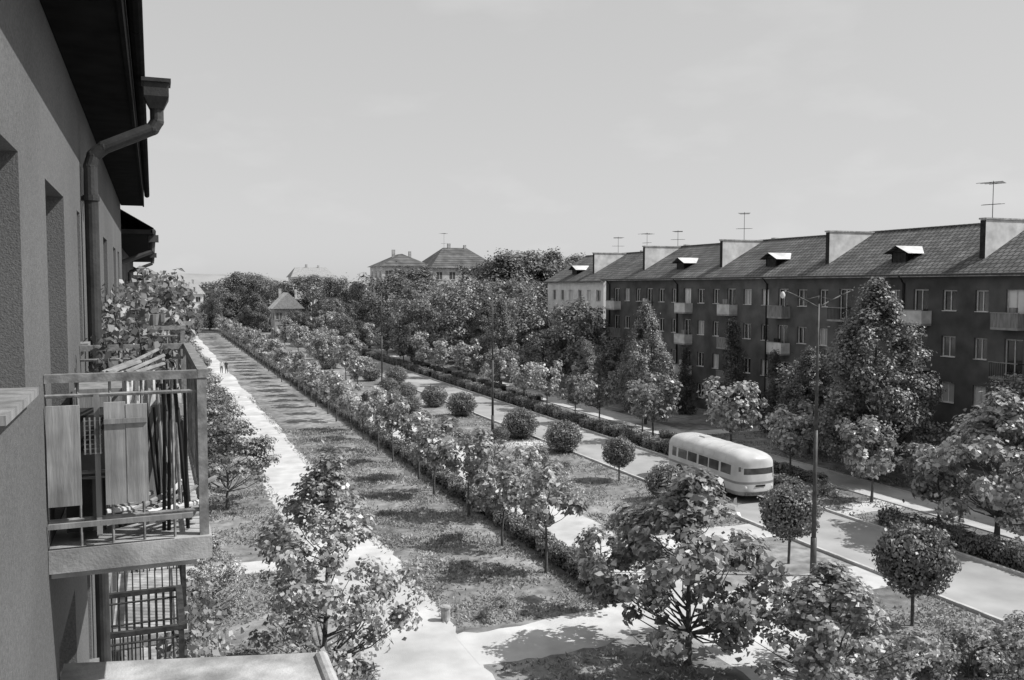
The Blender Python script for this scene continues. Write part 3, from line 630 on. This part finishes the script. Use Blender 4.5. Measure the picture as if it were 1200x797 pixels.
def make_bus(x,y,rot):
    E=empty('bus',(x,y,0)); E.rotation_euler[2]=rot
    L=8.3; hw=1.25; zb=.42; zs=2.05; b=B()
    st=[.9*(1-math.cos(math.pi/2*k/16)) for k in range(17)]
    n=int((L-1.8)/.1); st+= [.9+(L-1.8)*k/n for k in range(1,n)]; st+=[L-t for t in [.9*(1-math.cos(math.pi/2*k/16)) for k in range(17)][::-1]]
    nz=24; na=10
    def section(t):
        d=min(t,L-t); q=max(0,1-d/.9); sx=(max(0,1-q**2.6))**(1/2.6); q2=max(0,1-d/1.5); sr=.35+.65*(max(0,1-q2**2.2))**(1/2.2)
        pts=[]
        for k in range(nz+1):
            z=zb+(zs-zb)*k/nz; w=hw*sx*(1-.05*max(0,(z-1.3))) * (1 if z>.6 else .97); pts.append((w,z))
        w0=pts[-1][0]
        for k in range(1,na+1):
            a=math.pi/2*k/na; pts.append((w0*math.cos(a)**.8 if k<na else 0,zs+.72*sr*math.sin(a)**.9))
        full=[(-w,z) for w,z in pts]+[(w,z) for w,z in pts[:-1]][::-1]
        return full
    S=[section(t) for t in st]; m=len(S[0]); i0=len(b.v)
    for t,s in zip(st,S):
        for w,z in s: b.v.append((w,t,z))
    for i in range(len(st)-1):
        tc=(st[i]+st[i+1])/2; d=min(tc,L-tc)
        for j in range(m):
            j2=(j+1)%m; zc=(S[i][j][1]+S[i][j2][1]+S[i+1][j][1]+S[i+1][j2][1])/4; xc=abs(S[i][j][0]+S[i+1][j2][0])/2; mt=0
            if j==m-1: mt=3
            elif 1.42<zc<1.98:
                if d>.95: 
                    ph=(tc-.95)%1.15; mt=2 if .1<ph<1.1 else 0
                elif 1.55<zc<1.93 and xc<.9 and xc>.08: mt=2
            elif 1.02<zc<1.20: mt=1
            elif zc<.6: mt=1
            b.f.append((i0+i*m+j,i0+i*m+j2,i0+(i+1)*m+j2,i0+(i+1)*m+j)); b.m.append(mt)
    b.obj('body',['buspaint','busband','busglass','dark'],E,smooth=True)
    b=B()
    for yy in np.arange(1.6,L-1.4,1.15):
        for k in range(12):
            a0=math.pi*k/12;a1=math.pi*(k+1)/12
            f=lambda a:(1.205*math.copysign(abs(math.cos(a))**.8,math.cos(a)),zs+.73*abs(math.sin(a))**.9)
            p=f(a0);q=f(a1); b.cyl((p[0],yy,p[1]),(q[0],yy,q[1]),.016,.016,4)
    for s in(-1,1):
        for k in range(8): 
            b.box(s*1.215-.02,s*1.215+.02,1.0+k*.78,1.0+k*.78+.76,zs+.02,zs+.05)
    b.box(-.25,.25,5.2,5.8,2.72,2.83)
    b.obj('roof_ribs_and_vent',['buspaint'],E)
    b=B()
    for yy in(2.0,6.4):
        for s in(-1,1):
            b.cyl((s*.95,yy,.48),(s*1.262,yy,.48),.55,.55,20,2); b.cyl((s*.98,yy,.48),(s*1.28,yy,.48),.47,.47,20,0); b.cyl((s*1.2,yy,.48),(s*1.295,yy,.48),.25,.22,16,1)
    b.obj('wheels',['rubber','metal','dark'],E)
    b=B()
    for yy in(-.08,L+.0): b.box(-1.0,1.0,yy,yy+.08,.48,.62,0)
    for s in(-1,1): b.sphere((s*.8,.17,.85),.12,.07,.12,1); b.sphere((s*.8,L-.17,.85),.1,.06,.1,1); b.cyl((s*.95,.25,1.9),(s*1.3,.05,1.95),.015,.015,5); b.box(s*1.3-.07,s*1.3+.07,.03,.06,1.8,2.05,0)
    b.box(-.3,.3,-.03,.0,.9,1.0,2)
    b.obj('bumpers_and_lights',['metal','frame','dark'],E)
make_bus(30.5,39.8,-.03)
b=B(); b.cyl((0,0,0),(0,0,.46),.17,.16,16); b.cyl((0,0,.46),(0,0,.52),.19,.18,16); b.cyl((0,0,.52),(0,0,.55),.15,.1,16)
b.obj('litter_bin',['conc_light'],None,(9.35,29.7,0),smooth=False)
def person(x,y,rot,shirt='cloth',legs='trousers',ph=1):
    V=[];Ed=[];Rr=[]
    def add(p,r,par=None):
        V.append(p);Rr.append(r)
        if par is not None: Ed.append((par,len(V)-1))
        return len(V)-1
    pel=add((0,0,.93),.15); wa=add((0,0,1.1),.135,pel); ch=add((0,.01,1.32),.165,wa); nk=add((0,.01,1.46),.06,ch); hd=add((0,.03,1.58),.085,nk); h2=add((0,.03,1.66),.088,hd)
    add((0,.115,1.60),.02,hd)
    for s in(-1,1):
        hp=add((s*.09,0,.88),.095,pel); kn=add((s*.10,.12*s*ph+.03,.48),.06,hp); an=add((s*.10,.22*s*ph-.06,.08),.042,kn); add((s*.11,.22*s*ph+.1,.04),.035,an)
        sh=add((s*.18,0,1.38),.06,ch); el=add((s*.23,-.10*s*ph-.02,1.10),.045,sh); wr=add((s*.24,-.18*s*ph+.06,.88),.03,el); pa=add((s*.24,-.2*s*ph+.09,.81),.032,wr)
        for q in range(4):
            f1=add((s*.24,-.2*s*ph+.065+q*.018,.76),.009,pa); add((s*.235,-.2*s*ph+.07+q*.018,.71+.008*abs(q-1.5)),.008,f1)
        add((s*.22,-.2*s*ph+.135,.80),.01,pa)
    me=bpy.data.meshes.new('person'); me.from_pydata(V,Ed,[]); o=bpy.data.objects.new('person',me); scene.collection.objects.link(o)
    md=o.modifiers.new('s','SKIN'); sv=me.skin_vertices[0].data
    for i,r in enumerate(Rr): sv[i].radius=(r,r*(.75 if i in(0,1,2) else 1))
    sv[0].use_root=True
    o.modifiers.new('u','SUBSURF').levels=2
    dg=bpy.context.evaluated_depsgraph_get(); m2=bpy.data.meshes.new_from_object(o.evaluated_get(dg)); o.modifiers.clear(); o.data=m2
    m2.materials.clear()
    for k in(shirt,legs,'skin','hair'): m2.materials.append(M[k])
    for p in m2.polygons:
        c=p.center; p.use_smooth=True
        if c.z>1.62 or (c.z>1.53 and c.y<.0): p.material_index=3
        elif c.z>1.47: p.material_index=2
        elif abs(c.x)>.19 and c.z<1.12: p.material_index=2
        elif c.z<.09: p.material_index=3
        elif c.z<.95: p.material_index=1
        else: p.material_index=0
    o.location=(x,y,0); o.rotation_euler[2]=rot
person(9.0,127,3.0,'trousers','trousers'); person(8.4,127.3,3.1,'cloth','trousers',-1)
# ---------------------------------------------------------------- light & sky
el=math.radians(48); az=math.radians(115)
ts=Vector((math.sin(az)*math.cos(el),math.cos(az)*math.cos(el),math.sin(el)))
sd=bpy.data.lights.new('sun','SUN'); sd.energy=5; sd.angle=math.radians(.5); sd.color=(1,.995,.985)
so=bpy.data.objects.new('sun',sd); scene.collection.objects.link(so); so.rotation_euler=ts.to_track_quat('Z','Y').to_euler()
w=bpy.data.worlds.new('World'); scene.world=w; w.use_nodes=True; nt=w.node_tree; bg=nt.nodes['Background']
sk=nt.nodes.new('ShaderNodeTexSky'); sk.sky_type='NISHITA'; sk.sun_disc=False; sk.sun_elevation=el; sk.sun_rotation=az
bw=nt.nodes.new('ShaderNodeRGBToBW'); nt.links.new(sk.outputs[0],bw.inputs[0])
pw=nt.nodes.new('ShaderNodeMath'); pw.operation='POWER'; pw.inputs[1].default_value=.22; nt.links.new(bw.outputs[0],pw.inputs[0])
mu=nt.nodes.new('ShaderNodeMath'); mu.operation='MULTIPLY'; mu.inputs[1].default_value=4.6; nt.links.new(pw.outputs[0],mu.inputs[0])
tc=nt.nodes.new('ShaderNodeTexCoord'); mp=nt.nodes.new('ShaderNodeMapping'); mp.inputs['Scale'].default_value=(1,1,2.5); nt.links.new(tc.outputs['Generated'],mp.inputs['Vector'])
nz=nt.nodes.new('ShaderNodeTexNoise'); nz.inputs['Scale'].default_value=6; nz.inputs['Detail'].default_value=8; nt.links.new(mp.outputs[0],nz.inputs['Vector'])
mr=nt.nodes.new('ShaderNodeMapRange'); mr.inputs['From Min'].default_value=.54; mr.inputs['From Max'].default_value=.8; mr.inputs['To Min'].default_value=1; mr.inputs['To Max'].default_value=1.12
nt.links.new(nz.outputs['Fac'],mr.inputs['Value'])
m2=nt.nodes.new('ShaderNodeMath'); m2.operation='MULTIPLY'; nt.links.new(mu.outputs[0],m2.inputs[0]); nt.links.new(mr.outputs[0],m2.inputs[1])
nt.links.new(m2.outputs[0],bg.inputs['Color']); bg.inputs['Strength'].default_value=.1
scene.view_settings.view_transform='Standard'; scene.view_settings.look='None'; scene.view_settings.exposure=0
cd=bpy.data.cameras.new('camera'); cd.lens=31.5; cd.sensor_width=36; cd.clip_start=.1; cd.clip_end=8000
co=bpy.data.objects.new('camera',cd); scene.collection.objects.link(co); co.location=(0,0,11.8)
co.rotation_euler=(math.radians(90-3.43),0,math.radians(-21.8)); scene.camera=co
